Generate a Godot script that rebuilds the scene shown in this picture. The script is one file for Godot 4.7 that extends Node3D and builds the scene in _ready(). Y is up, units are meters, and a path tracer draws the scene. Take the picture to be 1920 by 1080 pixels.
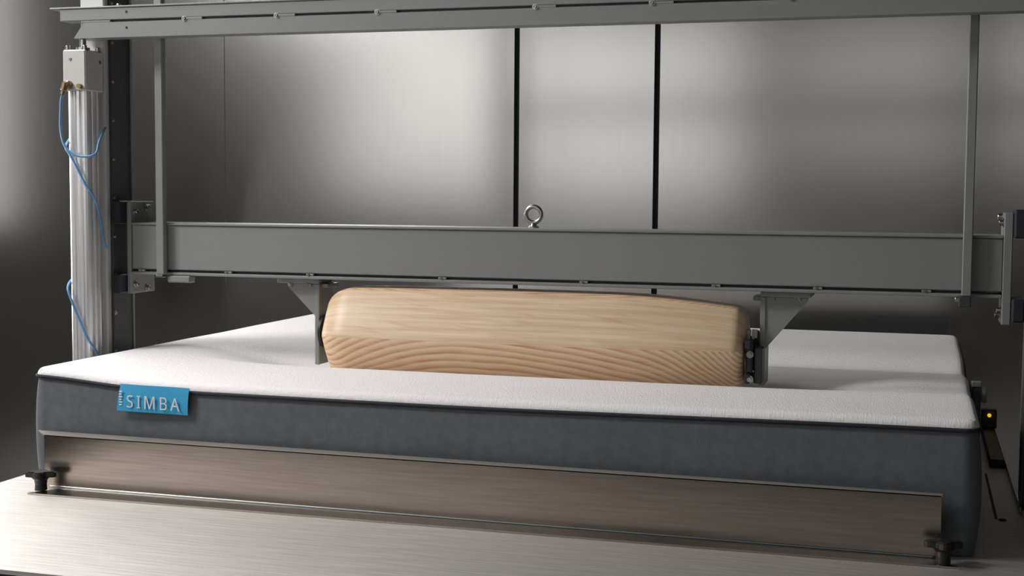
extends Node3D

const TY := 0.85          # height of the test table's top
const WZ := -2.1          # face of the back wall
const CEILING := 3.10     # above the table top
const ROLL_Z := -0.4705   # axis of the roller
const ROLL_Y := 0.318
const X_LEFT := 0.521
const X_RIGHT := 1.528

var M := {}

# ------------------------------------------------------------------ mesh collector
class MB:
	var v := PackedVector3Array()
	var n := PackedVector3Array()
	var t := PackedVector2Array()
	var ix := PackedInt32Array()

	func tri_n(a: Vector3, b: Vector3, c: Vector3, na: Vector3, nb: Vector3, nc: Vector3, ua := Vector2.ZERO, ub := Vector2.ZERO, uc := Vector2.ZERO) -> void:
		var i := v.size()
		v.append_array(PackedVector3Array([a, b, c]))
		n.append_array(PackedVector3Array([na, nb, nc]))
		t.append_array(PackedVector2Array([ua, ub, uc]))
		if (b - a).cross(c - a).dot(na + nb + nc) > 0.0:
			ix.append_array(PackedInt32Array([i, i + 2, i + 1]))
		else:
			ix.append_array(PackedInt32Array([i, i + 1, i + 2]))

	# flat convex polygon; the normal is turned away from «inside»
	func poly(p: PackedVector3Array, inside: Vector3) -> void:
		var nn := (p[1] - p[0]).cross(p[2] - p[0]).normalized()
		var mid := Vector3.ZERO
		for q in p:
			mid += q / p.size()
		if nn.dot(mid - inside) < 0.0:
			nn = -nn
		for i in range(1, p.size() - 1):
			tri_n(p[0], p[i], p[i + 1], nn, nn, nn)

	func box(lo: Vector3, hi: Vector3, c := 0.002) -> void:
		var m := (lo + hi) / 2.0
		var h := (hi - lo) / 2.0
		h = h.abs()
		c = minf(c, 0.45 * minf(h.x, minf(h.y, h.z)))
		var pt := func(s: Vector3, axis: int) -> Vector3:
			var q := Vector3(h.x - c, h.y - c, h.z - c)
			q[axis] += c
			return m + q * s
		for axis in 3:
			var a1 := (axis + 1) % 3
			var a2 := (axis + 2) % 3
			for sg in [-1.0, 1.0]:
				var ring := PackedVector3Array()
				for k in [[-1.0, -1.0], [1.0, -1.0], [1.0, 1.0], [-1.0, 1.0]]:
					var s := Vector3.ONE
					s[axis] = sg
					s[a1] = k[0]
					s[a2] = k[1]
					ring.append(pt.call(s, axis))
				poly(ring, m)
			for s1 in [-1.0, 1.0]:
				for s2 in [-1.0, 1.0]:
					var e := PackedVector3Array()
					for k in [[-1.0, a1], [1.0, a1], [1.0, a2], [-1.0, a2]]:
						var s := Vector3.ONE
						s[axis] = k[0]
						s[a1] = s1
						s[a2] = s2
						e.append(pt.call(s, k[1]))
					poly(e, m)
		for sx in [-1.0, 1.0]:
			for sy in [-1.0, 1.0]:
				for sz in [-1.0, 1.0]:
					var s := Vector3(sx, sy, sz)
					poly(PackedVector3Array([pt.call(s, 0), pt.call(s, 1), pt.call(s, 2)]), m)

	# polygon (any simple outline, in the plane of two axes) drawn out along a third one
	func prism(outline: PackedVector2Array, xf: Transform3D, depth: float) -> void:
		var area := 0.0
		for i in outline.size():
			area += outline[i].cross(outline[(i + 1) % outline.size()])
		var tr := Geometry2D.triangulate_polygon(outline)
		for sg in [0.0, 1.0]:
			var nn := (xf.basis.z * (1.0 if sg > 0.5 else -1.0)).normalized()
			for i in range(0, tr.size(), 3):
				var q: Array = []
				for k in 3:
					var o := outline[tr[i + k]]
					q.append(xf * Vector3(o.x, o.y, depth * sg))
				tri_n(q[0], q[1], q[2], nn, nn, nn)
		for i in outline.size():
			var a := outline[i]
			var b := outline[(i + 1) % outline.size()]
			var e := (b - a).normalized()
			var o2 := Vector2(e.y, -e.x) * signf(area)
			var nn := (xf.basis * Vector3(o2.x, o2.y, 0)).normalized()
			var p0 := xf * Vector3(a.x, a.y, 0)
			var p1 := xf * Vector3(b.x, b.y, 0)
			var p2 := xf * Vector3(b.x, b.y, depth)
			var p3 := xf * Vector3(a.x, a.y, depth)
			tri_n(p0, p1, p2, nn, nn, nn)
			tri_n(p0, p2, p3, nn, nn, nn)

	# profile points (radius, along) turned round the basis' y axis
	func lathe(profile: PackedVector2Array, xf: Transform3D, segs := 24, smooth := false) -> void:
		for i in profile.size() - 1:
			var p := profile[i]
			var q := profile[i + 1]
			if p.distance_to(q) < 1e-7:
				continue
			var d := (q - p).normalized()
			var o := Vector2(d.y, -d.x)
			for k in segs:
				var a0 := TAU * k / segs
				var a1 := TAU * (k + 1) / segs
				var f := func(r: Vector2, a: float) -> Vector3: return xf * Vector3(r.x * cos(a), r.y, r.x * sin(a))
				var g := func(a: float) -> Vector3: return (xf.basis * Vector3(o.x * cos(a), o.y, o.x * sin(a))).normalized()
				if q.x > 1e-7:
					tri_n(f.call(p, a0), f.call(q, a0), f.call(q, a1), g.call(a0), g.call(a0), g.call(a1))
				if p.x > 1e-7:
					tri_n(f.call(p, a0), f.call(q, a1), f.call(p, a1), g.call(a0), g.call(a1), g.call(a1))

	func tube(path: PackedVector3Array, r: float, segs := 10, closed := false) -> void:
		var count := path.size()
		var rings: Array = []
		var norms: Array = []
		var side := Vector3.ZERO
		for i in count:
			var d: Vector3
			if closed:
				d = path[(i + 1) % count] - path[(i + count - 1) % count]
			else:
				d = path[mini(i + 1, count - 1)] - path[maxi(i - 1, 0)]
			d = d.normalized()
			if side == Vector3.ZERO:
				side = d.cross(Vector3.UP if absf(d.y) < 0.9 else Vector3.RIGHT).normalized()
			else:
				side = (side - d * side.dot(d)).normalized()
			var up := d.cross(side).normalized()
			var ring := PackedVector3Array()
			var nr := PackedVector3Array()
			for k in segs:
				var a := TAU * k / segs
				var o := side * cos(a) + up * sin(a)
				ring.append(path[i] + o * r)
				nr.append(o)
			rings.append(ring)
			norms.append(nr)
		for i in (count if closed else count - 1):
			var j := (i + 1) % count
			for k in segs:
				var l := (k + 1) % segs
				tri_n(rings[i][k], rings[j][k], rings[j][l], norms[i][k], norms[j][k], norms[j][l])
				tri_n(rings[i][k], rings[j][l], rings[i][l], norms[i][k], norms[j][l], norms[i][l])
		if not closed:
			poly(rings[0], path[1])
			poly(rings[count - 1], path[count - 2])

	# rows of points, smooth; «out» tells on which side the outside lies
	func grid(rows: Array, uvs: Array, out: Callable) -> void:
		var nr := rows.size()
		var nc: int = rows[0].size()
		var norms: Array = []
		for i in nr:
			var line := PackedVector3Array()
			for j in nc:
				var a: Vector3 = rows[mini(i + 1, nr - 1)][j] - rows[maxi(i - 1, 0)][j]
				var b: Vector3 = rows[i][mini(j + 1, nc - 1)] - rows[i][maxi(j - 1, 0)]
				var nn := a.cross(b)
				nn = Vector3.UP if nn.length() < 1e-14 else nn.normalized()
				var o: Vector3 = out.call(rows[i][j])
				line.append(-nn if nn.dot(o) < 0.0 else nn)
			norms.append(line)
		for i in nr - 1:
			for j in nc - 1:
				tri_n(rows[i][j], rows[i + 1][j], rows[i + 1][j + 1], norms[i][j], norms[i + 1][j], norms[i + 1][j + 1], uvs[i][j], uvs[i + 1][j], uvs[i + 1][j + 1])
				tri_n(rows[i][j], rows[i + 1][j + 1], rows[i][j + 1], norms[i][j], norms[i + 1][j + 1], norms[i][j + 1], uvs[i][j], uvs[i + 1][j + 1], uvs[i][j + 1])

	func mesh() -> ArrayMesh:
		var a := []
		a.resize(Mesh.ARRAY_MAX)
		a[Mesh.ARRAY_VERTEX] = v
		a[Mesh.ARRAY_NORMAL] = n
		a[Mesh.ARRAY_TEX_UV] = t
		a[Mesh.ARRAY_INDEX] = ix
		var m := ArrayMesh.new()
		m.add_surface_from_arrays(Mesh.PRIMITIVE_TRIANGLES, a)
		return m

# ------------------------------------------------------------------ node helpers
func thing(called: String, label: String, category: String, at := Vector3.ZERO, group := "") -> Node3D:
	var o := Node3D.new()
	o.name = called
	o.position = at + Vector3(0, TY, 0)
	add_child(o, true)
	o.set_meta("label", label)
	o.set_meta("category", category)
	if group:
		o.set_meta("group", group)
	return o

func structure(called: String, label := "") -> Node3D:
	var o := Node3D.new()
	o.name = called
	o.position = Vector3(0, TY, 0)
	add_child(o, true)
	o.set_meta("kind", "structure")
	if label:
		o.set_meta("label", label)
	return o

func part(parent: Node3D, called: String, mb: MB, mat: Material, label := "") -> MeshInstance3D:
	var o := MeshInstance3D.new()
	o.name = called
	o.mesh = mb.mesh()
	o.material_override = null
	o.mesh.surface_set_material(0, mat)
	parent.add_child(o, true)
	if label:
		o.set_meta("label", label)
	return o

func box_part(parent: Node3D, called: String, lo: Vector3, hi: Vector3, mat: Material, c := 0.002, label := "") -> MeshInstance3D:
	var mb := MB.new()
	mb.box(lo, hi, c)
	return part(parent, called, mb, mat, label)

func along(d: Vector3, at: Vector3) -> Transform3D:
	var y := d.normalized()
	var x := y.cross(Vector3.UP if absf(y.y) < 0.9 else Vector3.RIGHT).normalized()
	return Transform3D(Basis(x, y, x.cross(y)), at)

# hexagon-socket or hexagon-head bolt standing on a surface, its head towards d
func bolt(parent: Node3D, at: Vector3, d: Vector3, r: float, h: float, mat: Material, called := "bolt") -> MeshInstance3D:
	var mb := MB.new()
	var xf := along(d, at)
	mb.lathe(PackedVector2Array([Vector2(r * 1.5, 0), Vector2(r * 1.5, h * 0.2), Vector2(r, h * 0.2)]), xf, 16)
	mb.lathe(PackedVector2Array([Vector2(r, h * 0.2), Vector2(r, h * 0.85), Vector2(r * 0.85, h), Vector2(r * 0.45, h), Vector2(r * 0.45, h * 0.6), Vector2(0, h * 0.6)]), xf, 12)
	return part(parent, called, mb, mat)

# ------------------------------------------------------------------ materials
func noise_tex(freq: float, octaves: int, lo: float, hi: float, sd: int, normal := false, bump := 1.0) -> NoiseTexture2D:
	var f := FastNoiseLite.new()
	f.noise_type = FastNoiseLite.TYPE_SIMPLEX_SMOOTH
	f.frequency = freq
	f.fractal_octaves = octaves
	f.seed = sd
	var x := NoiseTexture2D.new()
	x.width = 512
	x.height = 512
	x.seamless = true
	x.noise = f
	if normal:
		x.as_normal_map = true
		x.bump_strength = bump
	else:
		var g := Gradient.new()
		g.set_color(0, Color(lo, lo, lo))
		g.set_color(1, Color(hi, hi, hi))
		x.color_ramp = g
	return x

func mat(called: String, c: Color, rough: float, metal := 0.0) -> StandardMaterial3D:
	var m := StandardMaterial3D.new()
	m.resource_name = called
	m.albedo_color = c
	m.roughness = rough
	m.metallic = metal
	M[called] = m
	return m

# sheet metal with grain stretched along one direction
func brushed(called: String, c: Color, rough: float, scale: Vector3, strength: float, sd: int) -> StandardMaterial3D:
	var m := mat(called, c, 1.0, 1.0)
	m.uv1_triplanar = true
	m.uv1_world_triplanar = true
	m.uv1_scale = scale
	m.albedo_texture = noise_tex(0.02, 3, 1.0 - strength, 1.0, sd)
	m.roughness_texture = noise_tex(0.018, 3, rough * 0.985, minf(rough * 1.015, 1.0), sd + 7)
	m.roughness_texture_channel = BaseMaterial3D.TEXTURE_CHANNEL_RED
	return m

func wood_texture(kind: int) -> ImageTexture:
	var w := 1024
	var h := 160
	var im := Image.create(w, h, false, Image.FORMAT_RGB8)
	var f := FastNoiseLite.new()
	f.seed = 5 + kind
	f.frequency = 1.0
	f.fractal_octaves = 3
	var pale := Color(0.86, 0.78, 0.68)
	var dark := Color(0.71, 0.57, 0.42)
	if kind == 1:
		pale = Color(0.93, 0.835, 0.72)
		dark = Color(0.71, 0.51, 0.345)
	for y in h:
		for x in w:
			var u := x / float(w)
			var v := y / float(h) * 0.13
			var warp := f.get_noise_2d(u * 2.2, v * 9.0)
			var fine := f.get_noise_2d(u * 10.0, v * 420.0 + 31.0)
			var k: float
			if kind == 1:
				var a := u - 0.35
				var bow := (0.95 if a < 0.0 else 0.30) * a * a + 2.3 * pow(maxf(u - 0.76, 0.0), 2.0)
				var ring := (v - bow + 0.006 * warp) / 0.0185 + 40.0
				var s := ring - floorf(ring)
				k = pow(s, 1.6) * (1.0 - smoothstep(0.70, 1.0, s)) * 1.5
				k *= 0.65 + 0.35 * f.get_noise_2d(u * 5.0 + 9.0, v * 40.0)
				k = k * 0.95 + 0.14 * fine + 0.10
			else:
				var fl := f.get_noise_2d(u * 2.2 + 0.3 * warp + 7.0, v * 70.0)
				var fig := f.get_noise_2d(u * 9.0 + v * 40.0 + 3.0, v * 26.0 + 4.0)
				k = 0.30 + 0.34 * fl + 0.20 * maxf(fig - 0.22, 0.0) * 2.2 + 0.14 * fine
			var c := pale.lerp(dark, clampf(k, 0.0, 1.0))
			im.set_pixel(x, y, c)
	return ImageTexture.create_from_image(im)

func materials() -> void:
	brushed("wall_steel", Color(0.775, 0.775, 0.77), 0.205, Vector3(5.0, 0.35, 5.0), 0.012, 11)
	brushed("table_steel", Color(0.92, 0.91, 0.895), 0.56, Vector3(0.45, 14.0, 14.0), 0.14, 21)
	brushed("plate_steel", Color(0.645, 0.605, 0.57), 0.26, Vector3(0.45, 12.0, 12.0), 0.10, 31)
	mat("aluminium", Color(0.90, 0.90, 0.905), 0.28, 0.6)
	mat("flange_steel", Color(0.62, 0.60, 0.58), 0.2, 1.0)
	var p := mat("grey_paint", Color(0.51, 0.52, 0.515), 0.40, 0.0)
	p.metallic_specular = 0.4
	mat("pale_paint", Color(0.71, 0.71, 0.70), 0.5, 0.0)
	mat("lip_steel", Color(0.70, 0.68, 0.65), 0.45, 0.7)
	mat("dark_metal", Color(0.27, 0.27, 0.275), 0.5, 0.3)
	mat("carriage", Color(0.13, 0.13, 0.17), 0.5, 0.0)
	mat("black_plastic", Color(0.10, 0.10, 0.105), 0.45, 0.0)
	mat("gap_black", Color(0.05, 0.05, 0.055), 0.7, 0.0)
	mat("chrome", Color(0.72, 0.72, 0.71), 0.28, 1.0)
	mat("brass", Color(0.60, 0.51, 0.40), 0.35, 1.0)
	mat("zinc", Color(0.62, 0.63, 0.62), 0.35, 1.0)
	mat("blue_hose", Color(0.36, 0.55, 0.73), 0.35, 0.0)
	mat("plaster", Color(0.31, 0.31, 0.31), 0.9, 0.0)
	mat("concrete", Color(0.62, 0.62, 0.615), 0.8, 0.0)
	mat("apron", Color(0.20, 0.20, 0.28), 0.5, 0.4)
	# mattress
	var t := mat("knit", Color(0.895, 0.89, 0.895), 0.95)
	t.rim_enabled = true
	t.rim = 0.2
	t.uv1_triplanar = true
	t.uv1_world_triplanar = true
	t.uv1_scale = Vector3(9.0, 4.0, 2.0)
	t.normal_enabled = true
	t.normal_scale = 0.5
	t.normal_texture = noise_tex(0.05, 2, 0, 1, 51, true, 5.0)
	var b := mat("border_cloth", Color(0.38, 0.395, 0.415), 0.92)
	b.rim_enabled = true
	b.rim = 0.25
	b.uv1_triplanar = true
	b.uv1_world_triplanar = true
	b.uv1_scale = Vector3(5.0, 5.0, 5.0)
	b.albedo_texture = noise_tex(0.012, 4, 0.88, 1.0, 61)
	mat("piping", Color(0.13, 0.13, 0.155), 0.8)
	mat("tag_cloth", Color(0.20, 0.60, 0.78), 0.8)
	mat("tag_print", Color(0.83, 0.84, 0.84), 0.8)
	for k in 2:
		var wd := mat("wood_%d" % k, Color(1, 1, 1), 0.42)
		wd.albedo_texture = wood_texture(k)
		wd.metallic_specular = 0.45

# ------------------------------------------------------------------ scene
func _ready() -> void:
	set_view()
	materials()
	room()
	table()
	mattress()
	retaining_plate()
	roller()
	brackets()
	cross_beam()
	hangers()
	gantry()
	columns()
	cylinder()
	small_things()

func set_view() -> void:
	var cam := Camera3D.new()
	cam.name = "camera"
	cam.fov = rad_to_deg(2.0 * atan(540.0 / 2541.7))
	cam.near = 0.05
	cam.far = 60.0
	cam.position = Vector3(1.8912, 0.6616 + TY, 2.5841)
	cam.basis = Basis.from_euler(Vector3(-0.0703, 0.2915, 0.0075))
	add_child(cam)
	cam.current = true
	var we := WorldEnvironment.new()
	we.name = "environment"
	var e := Environment.new()
	e.background_mode = Environment.BG_COLOR
	e.background_color = Color(0.02, 0.02, 0.02)
	e.ambient_light_source = Environment.AMBIENT_SOURCE_DISABLED
	e.tonemap_mode = Environment.TONE_MAPPER_LINEAR
	e.tonemap_exposure = 1.0
	e.sdfgi_enabled = true
	e.ssao_enabled = true
	e.ssil_enabled = true
	we.environment = e
	add_child(we)
	# two studio softboxes left of the frame, and a weak ceiling panel
	softbox(Vector3(-1.58, 1.25, 2.35), Vector3(-1.58, 1.22, 0.0), Vector2(1.50, 1.27), 0.33, "tall dim studio softbox in front of the table's left half, outside the picture")
	softbox(Vector3(0.0, 1.25, 2.40), Vector3(0.0, 1.22, 0.0), Vector2(1.50, 1.27), 0.32, "second, dimmer studio softbox beside the one in front of the table, outside the picture")
	softbox(Vector3(-1.70, 2.62, 1.30), Vector3(0.6, 0.2, -0.3), Vector2(1.0, 0.8), 10.0, "bright studio softbox high in front of the table's left end, outside the picture")
	softbox(Vector3(-0.70, 2.30, -0.30), Vector3(0.15, 0.2, -0.4), Vector2(1.0, 0.8), 3.6, "hung studio softbox high above the table's left end, outside the picture", true)
	softbox(Vector3(-1.62, 0.60, -0.80), Vector3(0.0, 0.20, 0.42), Vector2(1.2, 0.9), 2.2, "low studio softbox beyond the left end of the table, outside the picture")
	softbox(Vector3(2.3, 1.45, 3.95), Vector3(1.9, 1.0, 0.0), Vector2(3.0, 1.1), 0.45, "wide dim studio softbox behind the camera, outside the picture")
	softbox(Vector3(-2.85, 1.2, -0.85), Vector3(0.0, 1.1, -0.85), Vector2(0.9, 1.5), 0.19, "small studio softbox by the left wall, outside the picture")

func softbox(at: Vector3, towards: Vector3, size: Vector2, energy: float, label: String, hung := false) -> void:
	var o := thing("softbox_lamp", label, "lamp", at, "")
	o.look_at_from_position(o.position, towards + Vector3(0, TY, 0), Vector3.UP)
	var hx := size.x / 2.0
	var hy := size.y / 2.0
	var glow := StandardMaterial3D.new()
	glow.resource_name = "lamp_face"
	glow.albedo_color = Color(0.9, 0.9, 0.9)
	glow.emission_enabled = true
	glow.emission = Color(1.0, 0.985, 0.975)
	glow.emission_energy_multiplier = 0.12 * PI * energy / (size.x * size.y)
	if not M.has("lamp_cloth"):
		mat("lamp_cloth", Color(0.05, 0.05, 0.05), 0.9)
	box_part(o, "lamp_diffuser", Vector3(-hx, -hy, 0.0), Vector3(hx, hy, 0.006), glow, 0.001)
	var mb := MB.new()
	mb.box(Vector3(-hx - 0.02, -hy - 0.02, 0.012), Vector3(hx + 0.02, hy + 0.02, 0.10), 0.01)
	for s in [-1.0, 1.0]:
		mb.box(Vector3(s * hx - 0.02, -hy - 0.02, -0.02), Vector3(s * hx + 0.02, hy + 0.02, 0.02), 0.002)
		mb.box(Vector3(-hx - 0.02, s * hy - 0.02, -0.02), Vector3(hx + 0.02, s * hy + 0.02, 0.02), 0.002)
	part(o, "lamp_housing", mb, M.lamp_cloth)
	# tripod pole down to the floor
	var st := MB.new()
	var foot := o.to_local(Vector3(o.position.x, TY + CEILING if hung else 0.0, o.position.z) - Vector3(o.basis.z.x, 0, o.basis.z.z).normalized() * -0.13)
	var neck := Vector3(0, 0, 0.11)
	var up := (o.basis.inverse() * Vector3.UP)
	var drop := (neck - foot).dot(up)
	st.tube(PackedVector3Array([neck, neck - up * drop]), 0.018, 10)
	part(o, "stand_pole", st, M.lamp_cloth)
	if not hung:
		var fb := MB.new()
		fb.lathe(PackedVector2Array([Vector2(0.2, 0), Vector2(0.2, 0.01), Vector2(0.02, 0.03)]), along(up, neck - up * drop), 24)
		part(o, "stand_foot", fb, M.lamp_cloth)
	var l := AreaLight3D.new()
	l.name = "softbox_light"
	l.area_size = size
	l.area_normalize_energy = true
	l.light_energy = energy
	l.light_color = Color(1.0, 0.985, 0.975)
	l.area_range = 12.0
	l.area_attenuation = 2.0
	l.shadow_enabled = true
	l.position = Vector3(0, 0, -0.012)
	o.add_child(l)

func room() -> void:
	# back wall: brushed sheets hung with open joints over a dark backing
	var w := structure("wall_back", "brushed stainless steel panel wall with dark vertical joints")
	box_part(w, "backing", Vector3(-3.2, -TY, WZ - 0.12), Vector3(4.2, CEILING, WZ - 0.02), M.gap_black, 0.0)
	var xs := [[-3.2, -1.902], [-1.899, -0.6676], [-0.6670, 0.4895], [0.5065, 0.997], [1.0145, 2.30], [2.303, 4.2]]
	for x in xs:
		box_part(w, "panel", Vector3(x[0], -TY, WZ - 0.02), Vector3(x[1], CEILING, WZ), M.wall_steel, 0.0015)
	box_part(structure("wall_left"), "panel", Vector3(-3.3, -TY, WZ), Vector3(-3.2, CEILING, 4.4), M.plaster, 0.0)
	box_part(structure("wall_right"), "panel", Vector3(4.2, -TY, WZ), Vector3(4.3, CEILING, 4.4), M.plaster, 0.0)
	box_part(structure("wall_front"), "panel", Vector3(-3.2, -TY, 4.4), Vector3(4.2, CEILING, 4.5), M.plaster, 0.0)
	box_part(structure("ceiling"), "panel", Vector3(-3.3, CEILING, WZ - 0.12), Vector3(4.3, CEILING + 0.1, 4.5), M.plaster, 0.0)
	box_part(structure("floor"), "slab", Vector3(-3.3, -TY - 0.1, WZ - 0.12), Vector3(4.3, -TY, 4.5), M.concrete, 0.0)

func table() -> void:
	var o := thing("test_table", "wide brushed steel machine table that carries the mattress", "table")
	var outline := PackedVector2Array([Vector2(-0.081, -0.616), Vector2(2.115, -0.616), Vector2(2.115, 0.30), Vector2(2.26, 0.30), Vector2(2.26, 0.56), Vector2(2.115, 0.56), Vector2(2.115, 1.72), Vector2(-0.081, 1.72), Vector2(-0.081, 0.56), Vector2(-0.19, 0.56), Vector2(-0.19, 0.29), Vector2(-0.081, 0.29)])
	var mb := MB.new()
	mb.prism(outline, Transform3D(Basis(Vector3.RIGHT, Vector3(0, 0, -1), Vector3.UP), Vector3(0, -0.008, 0)), 0.008)
	part(o, "table_top", mb, M.table_steel)
	box_part(o, "apron", Vector3(-0.06, -0.12, 0.575), Vector3(2.10, -0.008, 0.606), M.apron, 0.002)
	box_part(o, "apron", Vector3(-0.06, -0.12, -1.70), Vector3(2.10, -0.008, -1.67), M.apron, 0.002)
	for x in [[-0.06, -0.02], [2.06, 2.10]]:
		box_part(o, "side_rail", Vector3(x[0], -0.12, -1.67), Vector3(x[1], -0.008, 0.575), M.apron, 0.002)
	for x in [-0.06, 2.02]:
		for z in [-1.67, 0.495]:
			box_part(o, "leg", Vector3(x, -TY, z), Vector3(x + 0.08, -0.12, z + 0.08), M.dark_metal, 0.004)
	# long dark groove with a bolt hole at its near end
	box_part(o, "slot_strip", Vector3(2.056, 0.0, -0.80), Vector3(2.061, 0.0015, -0.335), M.gap_black, 0.0)
	var hole := MB.new()
	hole.lathe(PackedVector2Array([Vector2(0.008, 0), Vector2(0.008, 0.002), Vector2(0, 0.002)]), Transform3D(Basis(), Vector3(2.070, 0, -0.325)), 16)
	part(o, "bolt", hole, M.gap_black)

# ---------------------------------------------------------------- mattress
func top_height(x: float, z: float) -> float:
	var T := 0.2535
	# the front edge sags a little along its middle
	var front := clampf(1.0 + z / 0.35, 0.0, 1.0)
	T += 0.009 * (1.0 - smoothstep(0.0, 0.45, x))
	var y := T - 0.010 * front * smoothstep(0.0, 0.26, x) * (1.0 - smoothstep(0.9, 2.0, x) * 0.95)
	var under := smoothstep(X_LEFT - 0.42, X_LEFT + 0.02, x) * (1.0 - smoothstep(X_RIGHT - 0.02, X_RIGHT + 0.38, x))
	var d := (z - ROLL_Z)
	var wide := 0.10 if d > 0.0 else 0.13
	y -= lerpf(0.012 * smoothstep(1.0, 1.9, x), 0.052, under) * exp(-pow(absf(d) / wide, 2.4))
	y -= lerpf(0.001, 0.022, smoothstep(0.9, 1.6, x)) * exp(-pow(absf(z + 0.86) / 0.13, 2.0))
	# never inside the roller
	if x > X_LEFT - 0.03 and x < X_RIGHT + 0.03:
		var keep := 0.0
		var a := absf(d)
		var ap := 0.1170
		var lim := ROLL_Y - ap
		if a > ap * 0.577:
			lim = ROLL_Y - ap + (a - ap * 0.577) * 1.732
		var edge := maxf(maxf(X_LEFT + 0.02 - x, x - X_RIGHT + 0.02), 0.0)
		lim += edge * 1.4
		y = minf(y, lim - 0.0015 + keep)
	return y

func round_rect(x: float, z: float) -> Vector2:
	# square corners of the plan drawn in to a radius
	var r := 0.03
	var q := Vector2(clampf(x, r, 2.0 - r), clampf(z, -1.6 + r, -r))
	var d := Vector2(x, z) - q
	if absf(d.x) > 1e-6 and absf(d.y) > 1e-6:
		d *= maxf(absf(d.x), absf(d.y)) / d.length()
	return q + d

func mattress() -> void:
	var o := thing("mattress", "white topped mattress with slate grey fabric sides and a blue brand tag", "mattress", Vector3(-0.008, 0, 0))
	o.scale.x = 1.008
	var re := 0.018
	var lip := func(e: float) -> float:
		return 0.0 if e >= re else re - sqrt(maxf(re * re - (re - e) * (re - e), 0.0))
	var stops := func(length: float, step: float) -> PackedFloat32Array:
		var a := PackedFloat32Array()
		for e in [0.0, 0.0008, 0.002, 0.004, 0.007, 0.011, 0.018, 0.03]:
			a.append(e)
		var k := int((length - 0.08) / step)
		for i in range(1, k):
			a.append(0.04 + (length - 0.08) * i / k)
		for e in [0.03, 0.018, 0.011, 0.007, 0.004, 0.002, 0.0008, 0.0]:
			a.append(length - e)
		return a
	var xs: PackedFloat32Array = stops.call(2.0, 0.016)
	var zs: PackedFloat32Array = stops.call(1.6, 0.012)
	var rows: Array = []
	var uvs: Array = []
	for zz in zs:
		var row := PackedVector3Array()
		var uv := PackedVector2Array()
		for x in xs:
			var e := minf(minf(x, 2.0 - x), minf(zz, 1.6 - zz))
			var q := round_rect(x, -zz)
			row.append(Vector3(q.x, top_height(q.x, q.y) - lip.call(e), q.y))
			uv.append(q)
		rows.append(row)
		uvs.append(uv)
	var mb := MB.new()
	mb.grid(rows, uvs, func(_p: Vector3) -> Vector3: return Vector3.UP)
	part(o, "top_cover", mb, M.knit)
	# side border: the plan's outline from the table up to the piping, bulging a little
	var ring := PackedVector2Array()
	var r := 0.03
	for c in [[Vector2(r, -r), PI / 2], [Vector2(r, -1.6 + r), PI], [Vector2(2.0 - r, -1.6 + r), 1.5 * PI], [Vector2(2.0 - r, -r), TAU]]:
		for k in 13:
			var a: float = c[1] + (PI / 2) * k / 12.0
			ring.append(c[0] + Vector2(cos(a), sin(a)) * r)
	var fine := PackedVector2Array()
	for i in ring.size():
		var a := ring[i]
		var b := ring[(i + 1) % ring.size()]
		var k := maxi(1, int(a.distance_to(b) / 0.03))
		for j in k:
			fine.append(a.lerp(b, j / float(k)))
	fine.append(fine[0])
	var count := fine.size()
	var brows: Array = []
	var buvs: Array = []
	for j in 15:
		var f := j / 14.0
		var row := PackedVector3Array()
		var uv := PackedVector2Array()
		for i in count:
			var p := fine[i]
			var d := (fine[(i + 1) % (count - 1)] - fine[(i - 1 + count - 1) % (count - 1)]).normalized()
			var outw := Vector2(d.y, -d.x)
			if outw.dot(p - Vector2(1, -0.8)) < 0.0:
				outw = -outw
			var top := top_height(p.x, p.y) - re
			var bulge := 0.005 * sin(PI * f) - 0.003 * pow(1.0 - f, 6.0) - 0.004 * pow(f, 8.0)
			bulge += 0.0016 * sin(p.x * 17.0 + p.y * 21.0) * sin(PI * f)
			var q := p + outw * bulge
			row.append(Vector3(q.x, 0.001 + (top - 0.001) * f, q.y))
			uv.append(Vector2(i * 0.03, f))
		brows.append(row)
		buvs.append(uv)
	var bb := MB.new()
	bb.grid(brows, buvs, func(q: Vector3) -> Vector3: return Vector3(q.x - 1.0, 0, (q.z + 0.8) * 1.3))
	part(o, "side_border", bb, M.border_cloth)
	var pipe := PackedVector3Array()
	for i in count - 1:
		var p := fine[i]
		pipe.append(Vector3(p.x, top_height(p.x, p.y) - re - 0.001, p.y))
	var pb := MB.new()
	pb.tube(pipe, 0.0042, 8, true)
	part(o, "piping", pb, M.piping)
	# blue tag hanging from the piping on the front
	var tag := MB.new()
	var trow: Array = []
	var tuv: Array = []
	for j in 9:
		var f := j / 8.0
		var row := PackedVector3Array()
		var uv := PackedVector2Array()
		for i in 13:
			var g := i / 12.0
			var x := lerpf(0.2315, 0.3985, g) - 0.006 * f * (1.0 - g)
			row.append(Vector3(x, lerpf(0.2375, 0.1795, f) - 0.002 * g, 0.0085 + 0.007 * sin(f * 1.9) + 0.0012 * sin(g * 6.0)))
			uv.append(Vector2(g, f))
		trow.append(row)
		tuv.append(uv)
	tag.grid(trow, tuv, func(_p: Vector3) -> Vector3: return Vector3.BACK)
	var back: Array = []
	for row in trow:
		var b2 := PackedVector3Array()
		for q in row:
			b2.append(q - Vector3(0, 0, 0.0016))
		back.append(b2)
	tag.grid(back, tuv, func(_p: Vector3) -> Vector3: return Vector3.FORWARD)
	for pair in [[trow[8], back[8]], [trow[0], back[0]]]:
		tag.grid(pair, [tuv[0], tuv[8]], func(_p: Vector3) -> Vector3: return Vector3.DOWN)
	var tg := part(o, "brand_tag", tag, M.tag_cloth, "blue cloth tag with pale capital letters")
	var tm := TextMesh.new()
	tm.text = "SIMBA"
	var fnt := SystemFont.new()
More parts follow.
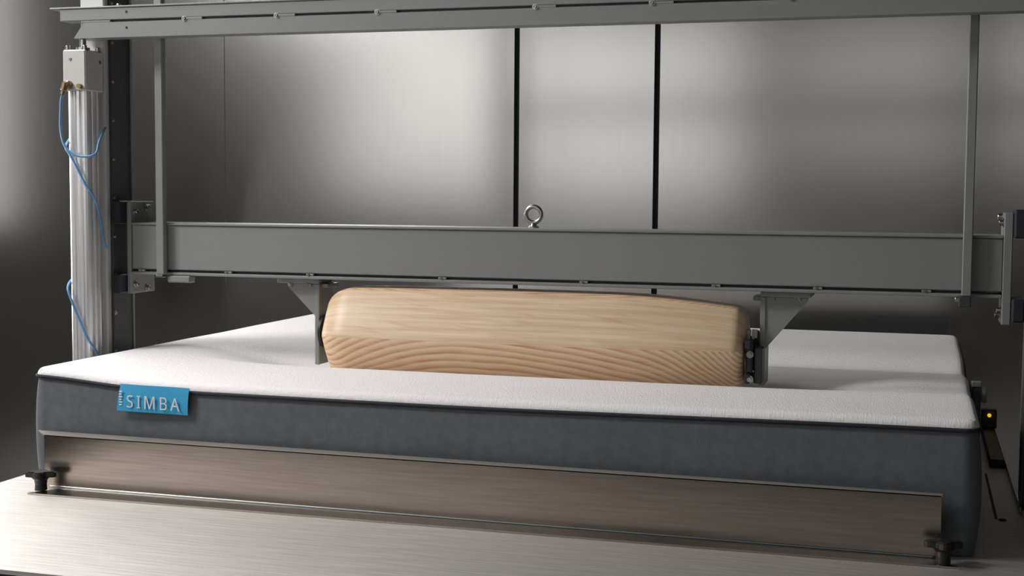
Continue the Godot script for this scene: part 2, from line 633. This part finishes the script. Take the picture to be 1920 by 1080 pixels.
	fnt.font_names = PackedStringArray(["Droid Sans"])
	fnt.font_weight = 500
	var wide := FontVariation.new()
	wide.base_font = fnt
	wide.spacing_glyph = 5
	tm.font = wide
	tm.font_size = 32
	tm.pixel_size = 0.001
	tm.depth = 0.0006
	tm.curve_step = 0.5
	tm.material = M.tag_print
	var tx := MeshInstance3D.new()
	tx.name = "lettering"
	tx.mesh = tm
	var bounds := tm.get_aabb()
	tx.scale = Vector3(0.128 / bounds.size.x, 0.0275 / bounds.size.y, 1.0)
	tx.rotation = Vector3(0, 0, -0.012)
	tx.position = Vector3(0.3165, 0.2008, 0.0182) - Vector3(bounds.get_center().x, bounds.get_center().y, 0) * tx.scale
	tg.add_child(tx, true)
	# a column of tiny stitched marks down the tag's left end
	var st := MB.new()
	for k in 6:
		var y := 0.2205 - k * 0.0058
		st.box(Vector3(0.2325, y, 0.0150), Vector3(0.2325 + (0.008 if k % 2 == 0 else 0.0065), y + 0.0026, 0.0172), 0.0003)
	part(tg, "stitched_marks", st, M.tag_print)

func retaining_plate() -> void:
	var o := thing("retaining_plate", "long low stainless steel angle plate along the mattress front", "steel plate", Vector3(0, 0, 0))
	var mb := MB.new()
	# upright sheet
	mb.box(Vector3(0.046, 0.004, 0.031), Vector3(1.944, 0.119, 0.0345), 0.001)
	part(o, "upright_sheet", mb, M.plate_steel)
	# top lip folded back towards the mattress
	var lp := MB.new()
	var c := [Vector3(0.046, 0.119, 0.0345), Vector3(1.944, 0.119, 0.0345), Vector3(1.9455, 0.1195, 0.0200), Vector3(0.016, 0.1240, 0.0135)]
	var under := Vector3(0, -0.003, 0)
	var mid := Vector3(1.0, 0.119, 0.024)
	lp.poly(PackedVector3Array(c), mid - Vector3(0, 1, 0))
	lp.poly(PackedVector3Array([c[0] + under, c[1] + under, c[2] + under, c[3] + under]), mid + Vector3(0, 1, 0))
	for i in 4:
		var a: Vector3 = c[i]
		var b: Vector3 = c[(i + 1) % 4]
		lp.poly(PackedVector3Array([a, b, b + under, a + under]), mid)
	part(o, "top_lip", lp, M.lip_steel)
	# flange bent forward and lying on the table
	var fl := MB.new()
	var outline := PackedVector2Array([Vector2(0.10, -0.0345), Vector2(1.92, -0.0345), Vector2(1.975, -0.088), Vector2(0.052, -0.104)])
	fl.prism(outline, Transform3D(Basis(Vector3.RIGHT, Vector3(0, 0, -1), Vector3.UP), Vector3(0, 0.0005, 0)), 0.003)
	part(o, "base_flange", fl, M.flange_steel)
	var bend := MB.new()
	var path := PackedVector3Array()
	for k in 40:
		path.append(Vector3(lerpf(0.06, 1.93, k / 39.0), 0.0048, 0.0348))
	bend.tube(path, 0.0022, 8)
	part(o, "bend", bend, M.zinc)
	knob(Vector3(0.062, 0.0040, 0.070), 0.3, "black winged clamp knob at the plate's left end")
	knob(Vector3(1.948, 0.0040, 0.068), 0.15, "black winged clamp knob at the plate's right end, in the dark")

func knob(at: Vector3, turn: float, label: String) -> void:
	var o := thing("clamp_knob", label, "clamp knob", at, "clamp knobs on the steel plate")
	o.rotation.y = turn
	# lobed grip
	var outline := PackedVector2Array()
	for k in 48:
		var a := TAU * k / 48.0
		outline.append(Vector2(cos(a), sin(a)) * (0.0270 + 0.0070 * cos(4.0 * a)) * Vector2(1.0, 0.72))
	var mb := MB.new()
	mb.prism(outline, Transform3D(Basis(Vector3.RIGHT, Vector3(0, 0, -1), Vector3.UP), Vector3(0, 0.0285, 0)), 0.0105)
	var small := PackedVector2Array()
	for q in outline:
		small.append(q * 0.86)
	mb.prism(small, Transform3D(Basis(Vector3.RIGHT, Vector3(0, 0, -1), Vector3.UP), Vector3(0, 0.039, 0)), 0.0022)
	part(o, "grip", mb, M.black_plastic)
	var hub := MB.new()
	hub.lathe(PackedVector2Array([Vector2(0.0135, 0.0), Vector2(0.0125, 0.012), Vector2(0.014, 0.022), Vector2(0.020, 0.0285)]), Transform3D(), 20)
	part(o, "hub", hub, M.black_plastic)

# ---------------------------------------------------------------- roller
func roller() -> void:
	var o := thing("wooden_roller", "large pale laminated wood roller with six faces and rounded ends pressing into the mattress", "roller", Vector3(0, ROLL_Y, ROLL_Z))
	var ap := 0.1135
	var rad := func(x: float) -> float:     # size of the section at this distance from the left end
		var total_ := X_RIGHT - X_LEFT
		var drop := 0.004 * pow(absf(x / total_ - 0.45) / 0.5, 2.0)
		drop += 0.021 * pow(clampf((x - total_ + 0.30) / 0.30, 0.0, 1.0), 1.7)
		drop += 0.004 * pow(clampf((0.12 - x) / 0.12, 0.0, 1.0), 2.0)
		var a := 0.068
		var b := 0.046
		var s := x
		if total_ - x < x:
			a = 0.024
			b = 0.030
			s = total_ - x
		if s < a:
			var q := 1.0 - s / a
			drop += b * (1.0 - sqrt(maxf(1.0 - q * q, 0.0)))
		return 1.0 - drop / ap
	var stations := PackedFloat32Array()
	for s in [0.0, 0.0008, 0.0025, 0.005, 0.009, 0.014, 0.02, 0.028, 0.038, 0.05, 0.063, 0.075]:
		stations.append(s)
	for k in range(1, 30):
		stations.append(0.075 + (X_RIGHT - X_LEFT - 0.15) * k / 30.0)
	for s in [0.075, 0.063, 0.05, 0.038, 0.028, 0.02, 0.014, 0.009, 0.005, 0.0025, 0.0008, 0.0]:
		stations.append(X_RIGHT - X_LEFT - s)
	var total := X_RIGHT - X_LEFT
	for f in 6:
		var a0 := PI / 3.0 * f
		# this face's section, from one corner to the next, its corners slightly eased
		var sec := PackedVector2Array()
		var c0 := Vector2(cos(a0), sin(a0)) * ap * 1.1547
		var c1 := Vector2(cos(a0 + PI / 3), sin(a0 + PI / 3)) * ap * 1.1547
		var ease_ := 0.012
		for k in 13:
			var g := k / 12.0
			var p := c0.lerp(c1, g)
			var d := minf(g, 1.0 - g) * ap * 1.1547
			if d < ease_:
				p -= p.normalized() * 0.0032 * pow(1.0 - d / ease_, 2.0)
			p += p.normalized() * 0.003 * sin(PI * g)
			sec.append(p)
		var rows: Array = []
		var uvs: Array = []
		for s in stations:
			var k: float = rad.call(s)
			var row := PackedVector3Array()
			var uv := PackedVector2Array()
			for j in sec.size():
				row.append(Vector3(X_LEFT + s, sec[j].y * k, sec[j].x * k))
				uv.append(Vector2(s / total, j / 12.0) if f != 5 else Vector2(s / total, 1.0 - j / 12.0))
			rows.append(row)
			uvs.append(uv)
		var mb := MB.new()
		mb.grid(rows, uvs, func(p: Vector3) -> Vector3: return Vector3((p.x - 1.027) * 0.15, p.y, p.z))
		for e in [0, stations.size() - 1]:
			var x: float = rows[e][0].x
			for j in sec.size() - 1:
				mb.tri_n(Vector3(x, 0, 0), rows[e][j], rows[e][j + 1], Vector3(-1.0 if e == 0 else 1.0, 0, 0), Vector3(-1.0 if e == 0 else 1.0, 0, 0), Vector3(-1.0 if e == 0 else 1.0, 0, 0), Vector2(0.5, 0.5), Vector2(0.5, 0.6), Vector2(0.55, 0.6))
		part(o, "stave", mb, M.wood_1 if f in [5, 1, 3] else M.wood_0)
	var ax := MB.new()
	ax.lathe(PackedVector2Array([Vector2(0, 0), Vector2(0.014, 0), Vector2(0.014, 1.067), Vector2(0, 1.067)]), along(Vector3.RIGHT, Vector3(0.489, 0, 0)), 20)
	part(o, "axle", ax, M.chrome)

func brackets() -> void:
	# left hanger
	var zf := -0.450
	var zb := -0.530
	for side in 2:
		var s := 1.0 if side == 0 else -1.0
		var x0 := 0.4760 if side == 0 else 1.5690     # outer face of the upright
		var o := thing("roller_hanger", ["grey gusseted hanger plate at the roller's pale left end", "dark grey gusseted hanger plate at the roller's right end, carrying a black bearing"][side], "bracket", Vector3.ZERO, "hanger plates that hold the roller")
		var up := MB.new()
		up.box(Vector3(minf(x0, x0 + s * 0.012), 0.236, zb), Vector3(maxf(x0, x0 + s * 0.012), 0.4345, zf), 0.0015)
		part(o, "upright", up, M.grey_paint)
		var lo := minf(x0 - s * 0.099, x0 + s * 0.012)
		var hi := maxf(x0 - s * 0.099, x0 + s * 0.012)
		box_part(o, "mount_plate", Vector3(lo, 0.4355, zb - 0.01), Vector3(hi, 0.4478, zf + 0.004), M.grey_paint, 0.0015)
		# thin inner leg beside the roller
		box_part(o, "stiffener", Vector3(minf(x0 + s * 0.012, x0 + s * 0.030), 0.425, zb), Vector3(maxf(x0 + s * 0.012, x0 + s * 0.030), 0.4345, zf - 0.012), M.grey_paint, 0.001)
		var g := MB.new()
		var low := 0.355 if side == 0 else 0.318
		var tip := 0.076 if side == 0 else 0.092
		var outline := PackedVector2Array([Vector2(x0, 0.4345), Vector2(x0 - s * tip, 0.4345), Vector2(x0 - s * tip, 0.4285), Vector2(x0, low)])
		g.prism(outline, Transform3D(Basis(), Vector3(0, 0, zf - 0.012)), 0.008)
		part(o, "gusset", g, M.grey_paint)
		for q in ([0.412, 0.464] if side == 0 else [1.586, 1.643]):
			bolt(o, Vector3(q, 0.4353, zf - 0.006 if side == 1 else zf - 0.0005), Vector3.DOWN, 0.0045, 0.008, M.zinc)
	# bearing between the roller and the right hanger
	for side in 2:
		var s := -1.0 if side == 0 else 1.0
		var xin := 0.4915 if side == 0 else 1.553
		var xr := 0.522 if side == 0 else 1.5325
		var o := thing("shaft_bearing", ["dark flange ring in the narrow gap between left hanger plate and roller", "black flanged bearing with bright bolts at the roller's right end"][side], "bearing", Vector3.ZERO, "bearings on the roller axle")
		var ring := MB.new()
		var prof := PackedVector2Array([Vector2(0.016, 0.0), Vector2(0.040, 0.0), Vector2(0.040, 0.006), Vector2(0.028, 0.008), Vector2(0.026, 0.018), Vector2(0.016, 0.018), Vector2(0.016, 0.0)])
		ring.lathe(prof, along(Vector3(-s, 0, 0), Vector3(xin - s * 0.0005, ROLL_Y, ROLL_Z)), 28)
		part(o, "flange_ring", ring, M.black_plastic)
		if side == 1:
			box_part(o, "housing", Vector3(1.5335, 0.270, -0.454), Vector3(1.5485, 0.338, -0.392), M.black_plastic, 0.004)
			box_part(o, "clamp_jaw", Vector3(1.5315, 0.322, -0.452), Vector3(1.5455, 0.342, -0.388), M.carriage, 0.003)
			box_part(o, "clamp_jaw", Vector3(1.5315, 0.247, -0.452), Vector3(1.5455, 0.269, -0.388), M.carriage, 0.003)
			box_part(o, "bright_plate", Vector3(1.5405, 0.328, -0.448), Vector3(1.5525, 0.362, -0.440), M.pale_paint, 0.001, "pale upright plate above the bearing")
			box_part(o, "side_plate", Vector3(1.5305, 0.325, -0.450), Vector3(1.5385, 0.362, -0.430), M.zinc, 0.001)
			box_part(o, "outer_flange", Vector3(1.5500, 0.246, -0.444), Vector3(1.5685, 0.326, -0.405), M.dark_metal, 0.003)
			for y in [0.3115, 0.2575]:
				bolt(o, Vector3(1.5435, y, -0.392), Vector3(0, 0, 1), 0.0052, 0.010, M.chrome)

# ---------------------------------------------------------------- moving cross beam
func cross_beam() -> void:
	var o := thing("cross_beam", "long grey box beam across the machine carrying the roller", "beam")
	var x0 := -0.016
	var x1 := 2.060
	box_part(o, "web", Vector3(x0, 0.4615, -0.53), Vector3(x1, 0.5735, -0.424), M.grey_paint, 0.002)
	box_part(o, "top_flange", Vector3(x0, 0.5735, -0.535), Vector3(x1, 0.5795, -0.419), M.grey_paint, 0.0018)
	box_part(o, "slot_core", Vector3(x0 + 0.03, 0.4555, -0.52), Vector3(x1 - 0.03, 0.4615, -0.436), M.dark_metal, 0.0)
	box_part(o, "bottom_flange", Vector3(x0, 0.4483, -0.535), Vector3(x1, 0.4555, -0.419), M.grey_paint, 0.0015)
	for x in [0.012, 0.255, 0.476, 0.817, 1.16, 1.462, 1.683, 1.909]:
		box_part(o, "spacer", Vector3(x - 0.010, 0.4560, -0.432), Vector3(x + 0.010, 0.4612, -0.4215), M.grey_paint, 0.001)
		bolt(o, Vector3(x - 0.003, 0.4587, -0.4215), Vector3(0, 0, 1), 0.0026, 0.0035, M.zinc, "screw")
	for s in 2:
		var xa := -0.0275 if s == 0 else 2.0602
		var xb := -0.0163 if s == 0 else 2.0785
		var yl := 0.399 if s == 0 else 0.392
		var yh := 0.633 if s == 0 else 0.627
		box_part(o, "end_plate", Vector3(xa, yl, -0.53), Vector3(xb, yh, -0.418), M.grey_paint, 0.002)
		var inner := xb if s == 0 else xa
		var d := Vector3(1, 0, 0) if s == 0 else Vector3(-1, 0, 0)
		for y in [0.422, 0.606]:
			for z in [-0.437, -0.490]:
				bolt(o, Vector3(inner, y + (0.012 if z < -0.45 else 0.0) * (1.0 if y > 0.5 else -1.0), z), d, 0.0062, 0.010, M.chrome)
		for y in [[0.401, 0.449], [0.575, 0.634]]:
			var ca := -0.0515 if s == 0 else 2.0790
			var cb := -0.0280 if s == 0 else 2.1035
			box_part(o, "carriage", Vector3(ca, y[0], -0.468), Vector3(cb, y[1], -0.388), M.carriage, 0.003)
	# eye bolt screwed into the beam's top
	var e := thing("eye_bolt", "steel lifting eye bolt standing on the middle of the grey beam", "eye bolt", Vector3(1.0255, 0.5795, -0.472))
	var ring := MB.new()
	var path := PackedVector3Array()
	for k in 40:
		var a := TAU * k / 40.0
		path.append(Vector3(cos(a) * 0.0185, 0.0310 + sin(a) * 0.0185, 0))
	ring.tube(path, 0.0052, 12, true)
	part(e, "ring", ring, M.chrome)
	var neck := MB.new()
	neck.lathe(PackedVector2Array([Vector2(0.0125, 0), Vector2(0.0125, 0.0035), Vector2(0.008, 0.005), Vector2(0.0065, 0.0105)]), Transform3D(), 18)
	part(e, "collar", neck, M.chrome)

func hangers() -> void:
	var spec := [[0.067, 0.0885, 0.451, "left", 0.0805], [1.979, 1.9985, 0.452, "right", 1.989]]
	for k in 2:
		var s: Array = spec[k]
		var o := thing("hanger_bar", "upright narrow grey flat bar crossing the beam near its %s end" % s[3], "bar", Vector3.ZERO, "upright bars in front of the beam")
		box_part(o, "bar", Vector3(s[0], s[2], -0.4185), Vector3(s[1], 1.85, -0.400), M.grey_paint, 0.002)
		if k == 0:
			box_part(o, "foot_block", Vector3(s[0] - 0.001, 0.4435, -0.4185), Vector3(s[1] - 0.003, 0.4505, -0.398), M.zinc, 0.001)
			box_part(o, "foot_bracket", Vector3(0.0900, 0.4305, -0.44), Vector3(0.154, 0.4478, -0.412), M.grey_paint, 0.003)
		else:
			box_part(o, "foot_block", Vector3(1.974, 0.4285, -0.4185), Vector3(1.9985, 0.4515, -0.400), M.dark_metal, 0.002)
			bolt(o, Vector3(1.9745, 0.445, -0.408), Vector3(-1, 0, 0), 0.005, 0.008, M.zinc)

func gantry() -> void:
	var o := thing("gantry_beam", "double grey steel beam across the top of the machine", "beam")
	var zf := -0.320
	var zb := -0.366
	# upper bar with a thin plate on it
	box_part(o, "upper_bar", Vector3(-0.1445, 1.0725, zb), Vector3(2.60, 1.1015, zf), M.grey_paint, 0.0015)
	box_part(o, "top_plate", Vector3(-0.172, 1.1015, zb), Vector3(2.60, 1.1055, zf + 0.003), M.grey_paint, 0.001)
	# lower bar with a slanting left end
	var lower := MB.new()
	lower.prism(PackedVector2Array([Vector2(-0.106, 1.0300), Vector2(2.60, 1.0300), Vector2(2.60, 1.0670), Vector2(-0.078, 1.0670)]), Transform3D(Basis(), Vector3(0, 0, zb)), zf - zb)
	part(o, "lower_bar", lower, M.grey_paint)
	box_part(o, "slot_core", Vector3(0.0, 1.0670, zb + 0.004), Vector3(2.60, 1.0725, zf - 0.010), M.dark_metal, 0.0)
	box_part(o, "spacer", Vector3(-0.085, 1.0670, zb + 0.004), Vector3(-0.004, 1.0725, zf - 0.001), M.grey_paint, 0.001)
	for x in [0.199, 0.441, 0.694, 1.068, 1.328, 1.62, 1.90]:
		box_part(o, "spacer", Vector3(x - 0.003, 1.0668, zf - 0.012), Vector3(x + 0.048, 1.0727, zf + 0.0008), M.grey_paint, 0.001)
		bolt(o, Vector3(x, 1.0697, zf), Vector3(0, 0, 1), 0.0045, 0.0045, M.zinc, "screw")
	for y in [1.0905, 1.0525]:
		var h := MB.new()
		h.lathe(PackedVector2Array([Vector2(0.0032, 0), Vector2(0.0032, 0.0006), Vector2(0, 0.0006)]), along(Vector3(0, 0, 1), Vector3(0.042, y, zf)), 12)
		part(o, "bolt_hole", h, M.gap_black)
	for x in [0.013]:
		bolt(o, Vector3(x, 1.1055, zf - 0.012), Vector3.UP, 0.006, 0.006, M.chrome)

# ---------------------------------------------------------------- columns
func columns() -> void:
	for side in 2:
		var s := 1.0 if side == 0 else -1.0
		var face := -0.060 if side == 0 else 2.116
		var o := thing("support_column", ("pale grey square machine column with a dark screwed guide rail, behind the air cylinder" if side == 0 else "square machine column with a dark guide rail at the table's right edge"), "column", Vector3.ZERO, "machine columns with guide rails")
		var xa := minf(face, face - s * 0.068)
		var xb := maxf(face, face - s * 0.068)
		box_part(o, "post", Vector3(xa, 0.0, -0.495), Vector3(xb, 1.95, -0.380), M.pale_paint if side == 0 else M.dark_metal, 0.003)
		box_part(o, "foot_plate", Vector3(xa - 0.006, 0.0, -0.505), Vector3(xb + 0.0, 0.010, -0.3785), M.grey_paint, 0.001)
		box_part(o, "rail_bed", Vector3(minf(face, face + s * 0.003), 0.02, -0.487), Vector3(maxf(face, face + s * 0.003), 1.95, -0.396), M.dark_metal, 0.0006)
		box_part(o, "edge_strip", Vector3(minf(face, face + s * 0.006), 0.02, -0.494), Vector3(maxf(face, face + s * 0.006), 1.95, -0.487), M.grey_paint, 0.0006)
		box_part(o, "guide_rail", Vector3(minf(face + s * 0.003, face + s * 0.008), 0.02, -0.455), Vector3(maxf(face + s * 0.003, face + s * 0.008), 1.95, -0.396), M.dark_metal, 0.001)
		if side == 0:
			for k in 14:
				var y := 0.2535 + 0.0968 * (k - 1)
				bolt(o, Vector3(face + 0.008, y, -0.402), Vector3(1, 0, 0), 0.0032, 0.0035, M.chrome, "screw")

func cylinder() -> void:
	var o := thing("air_cylinder", "bright aluminium pneumatic cylinder standing at the machine's left with a square end cap", "cylinder", Vector3(-0.093, 0, -0.3385))
	# ribbed square barrel, drawn from its plan
	var h := 0.0285
	var pts := PackedVector2Array()
	for q in 4:
		var a := PI / 2 * q
		var side := PackedVector2Array([Vector2(h, -h + 0.008), Vector2(h, -0.016), Vector2(h - 0.006, -0.014), Vector2(h - 0.006, -0.008), Vector2(h, -0.006), Vector2(h + 0.0015, 0.0), Vector2(h, 0.006), Vector2(h - 0.006, 0.008), Vector2(h - 0.006, 0.014), Vector2(h, 0.016), Vector2(h, h - 0.008), Vector2(h - 0.003, h - 0.003)])
		for p in side:
			pts.append(p.rotated(a))
	var mb := MB.new()
	mb.prism(pts, Transform3D(Basis(Vector3.RIGHT, Vector3(0, 0, -1), Vector3.UP), Vector3(0, 0.040, 0)), 0.862)
	part(o, "barrel", mb, M.aluminium)
	box_part(o, "end_cap", Vector3(-0.032, 0.902, -0.0385), Vector3(0.032, 1.001, 0.0385), M.pale_paint, 0.003, "square cast end cap")
	box_part(o, "end_cap", Vector3(-0.032, 0.0, -0.0385), Vector3(0.032, 0.040, 0.0385), M.pale_paint, 0.003)
	for q in [[-0.024, 0.028], [0.024, 0.028], [-0.024, -0.026], [0.024, -0.026]]:
		bolt(o, Vector3(q[0], 1.001, q[1]), Vector3.UP, 0.0055, 0.011, M.chrome, "tie_rod_nut")
	var boss := MB.new()
	boss.lathe(PackedVector2Array([Vector2(0.017, 0), Vector2(0.017, 0.008), Vector2(0.008, 0.009), Vector2(0.008, 0.028)]), Transform3D(Basis(), Vector3(0, 1.001, 0)), 20)
	part(o, "rod_boss", boss, M.chrome)
	for q in [Vector3(-0.010, 0.978, 0.0385), Vector3(0.0322, 0.974, -0.024)]:
		bolt(o, q, Vector3(0, 0, 1) if q.x < 0.0 else Vector3(1, 0, 0), 0.0032, 0.002, M.zinc, "screw")
	# brass elbow with its collar
	var el := MB.new()
	el.lathe(PackedVector2Array([Vector2(0.010, 0), Vector2(0.010, 0.010), Vector2(0.007, 0.012), Vector2(0.007, 0.020), Vector2(0, 0.020)]), along(Vector3(0, 0, 1), Vector3(-0.014, 0.916, 0.0385)), 14)
	el.lathe(PackedVector2Array([Vector2(0.0, 0), Vector2(0.008, 0), Vector2(0.008, 0.018), Vector2(0.0055, 0.020), Vector2(0.0055, 0.030)]), along(Vector3(-0.25, -1, 0.1), Vector3(-0.014, 0.920, 0.0540)), 14)
	el.lathe(PackedVector2Array([Vector2(0.006, 0), Vector2(0.006, 0.010), Vector2(0, 0.010)]), along(Vector3(0, 0, 1), Vector3(0.018, 0.912, 0.0385)), 12)
	part(o, "elbow_fitting", el, M.brass)
	hose([[-0.1144, 0.8902, -0.2814], [-0.1165, 0.880, -0.2805], [-0.119, 0.862, -0.282], [-0.1235, 0.811, -0.286], [-0.113, 0.768, -0.286], [-0.085, 0.745, -0.290], [-0.052, 0.742, -0.297], [-0.040, 0.752, -0.310], [-0.0400, 0.775, -0.3200], [-0.045, 0.80, -0.345], [-0.0560, 0.815, -0.3745]], "pale blue air hose looping down from the cylinder's brass fitting")
	hose([[-0.1315, 0.790, -0.3385], [-0.1200, 0.766, -0.300], [-0.106, 0.744, -0.2985], [-0.086, 0.708, -0.3005], [-0.066, 0.672, -0.3015], [-0.0535, 0.652, -0.308], [-0.0525, 0.620, -0.330], [-0.052, 0.570, -0.345], [-0.052, 0.535, -0.352], [-0.0555, 0.515, -0.3745]], "blue air hose crossing the middle of the bright cylinder")
	hose([[-0.1315, 0.44, -0.3385], [-0.1205, 0.420, -0.301], [-0.106, 0.383, -0.2975], [-0.087, 0.338, -0.3005], [-0.068, 0.298, -0.3005], [-0.054, 0.272, -0.308], [-0.0505, 0.24, -0.330], [-0.0505, 0.18, -0.345]], "dark blue air hose crossing the cylinder just above the mattress")

func hose(pts: Array, label: String) -> void:
	var c := Curve3D.new()
	for i in pts.size():
		var p := Vector3(pts[i][0], pts[i][1], pts[i][2])
		var a: Array = pts[maxi(i - 1, 0)]
		var b: Array = pts[mini(i + 1, pts.size() - 1)]
		var tan_ := (Vector3(b[0], b[1], b[2]) - Vector3(a[0], a[1], a[2])) / 6.0
		c.add_point(p, -tan_, tan_)
	var path := PackedVector3Array()
	for k in 61:
		path.append(c.sample_baked(c.get_baked_length() * k / 60.0, true))
	var mb := MB.new()
	mb.tube(path, 0.0030, 8)
	var o := MeshInstance3D.new()
	o.name = "air_hose"
	o.mesh = mb.mesh()
	o.mesh.surface_set_material(0, M.blue_hose)
	o.position = Vector3(0, TY, 0)
	add_child(o, true)
	o.set_meta("label", label)
	o.set_meta("category", "hose")
	o.set_meta("group", "air hoses on the cylinder")

func small_things() -> void:
	# stop post behind the mattress's right side
	var s := thing("side_stop", "small dark metal stop post with pale cap beside the mattress's right side", "stop post", Vector3(2.030, 0, -0.615))
	box_part(s, "post", Vector3(-0.016, 0.0, -0.012), Vector3(0.0035, 0.2345, 0.012), M.dark_metal, 0.002)
	box_part(s, "cap", Vector3(-0.0175, 0.2345, -0.012), Vector3(0.0045, 0.246, 0.016), M.grey_paint, 0.002)
	box_part(s, "side_cheek", Vector3(0.0045, 0.200, -0.010), Vector3(0.0155, 0.2335, 0.012), M.grey_paint, 0.002)
	# dark guide running back along the table's right edge
	var g := thing("edge_guide", "low dark guide bar running back along the table's right edge", "guide bar")
	box_part(g, "bar", Vector3(2.0705, 0.0, -1.60), Vector3(2.1065, 0.020, -0.89), M.carriage, 0.003)
	box_part(g, "light_edge", Vector3(2.1068, 0.0, -1.60), Vector3(2.1120, 0.014, -0.40), M.zinc, 0.001)
	# sensor with a lit yellow indicator
	var d := thing("sensor_box", "small dark sensor box with a lit yellow indicator beside the mattress", "sensor", Vector3(2.09, 0.0205, -1.352))
	box_part(d, "case", Vector3(-0.0205, 0.0, -0.035), Vector3(0.020, 0.052, 0.0), M.carriage, 0.003)
	var l := MB.new()
	l.lathe(PackedVector2Array([Vector2(0.0052, 0), Vector2(0.0052, 0.004), Vector2(0.003, 0.006), Vector2(0, 0.0066)]), along(Vector3(0, 0, 1), Vector3(0.0, 0.037, 0.0)), 14)
	var glow := StandardMaterial3D.new()
	glow.resource_name = "yellow_led"
	glow.albedo_color = Color(0.5, 0.42, 0.1)
	glow.emission_enabled = true
	glow.emission = Color(1.0, 0.80, 0.20)
	glow.emission_energy_multiplier = 0.8
	part(d, "indicator_light", l, glow, "lit yellow indicator")
	var om := OmniLight3D.new()
	om.name = "indicator_glow"
	om.light_color = Color(1.0, 0.8, 0.3)
	om.light_energy = 0.00003
	om.light_size = 0.005
	om.omni_range = 10.0
	om.omni_attenuation = 2.0
	om.shadow_enabled = true
	om.position = Vector3(0, 0.037, 0.008)
	d.add_child(om)
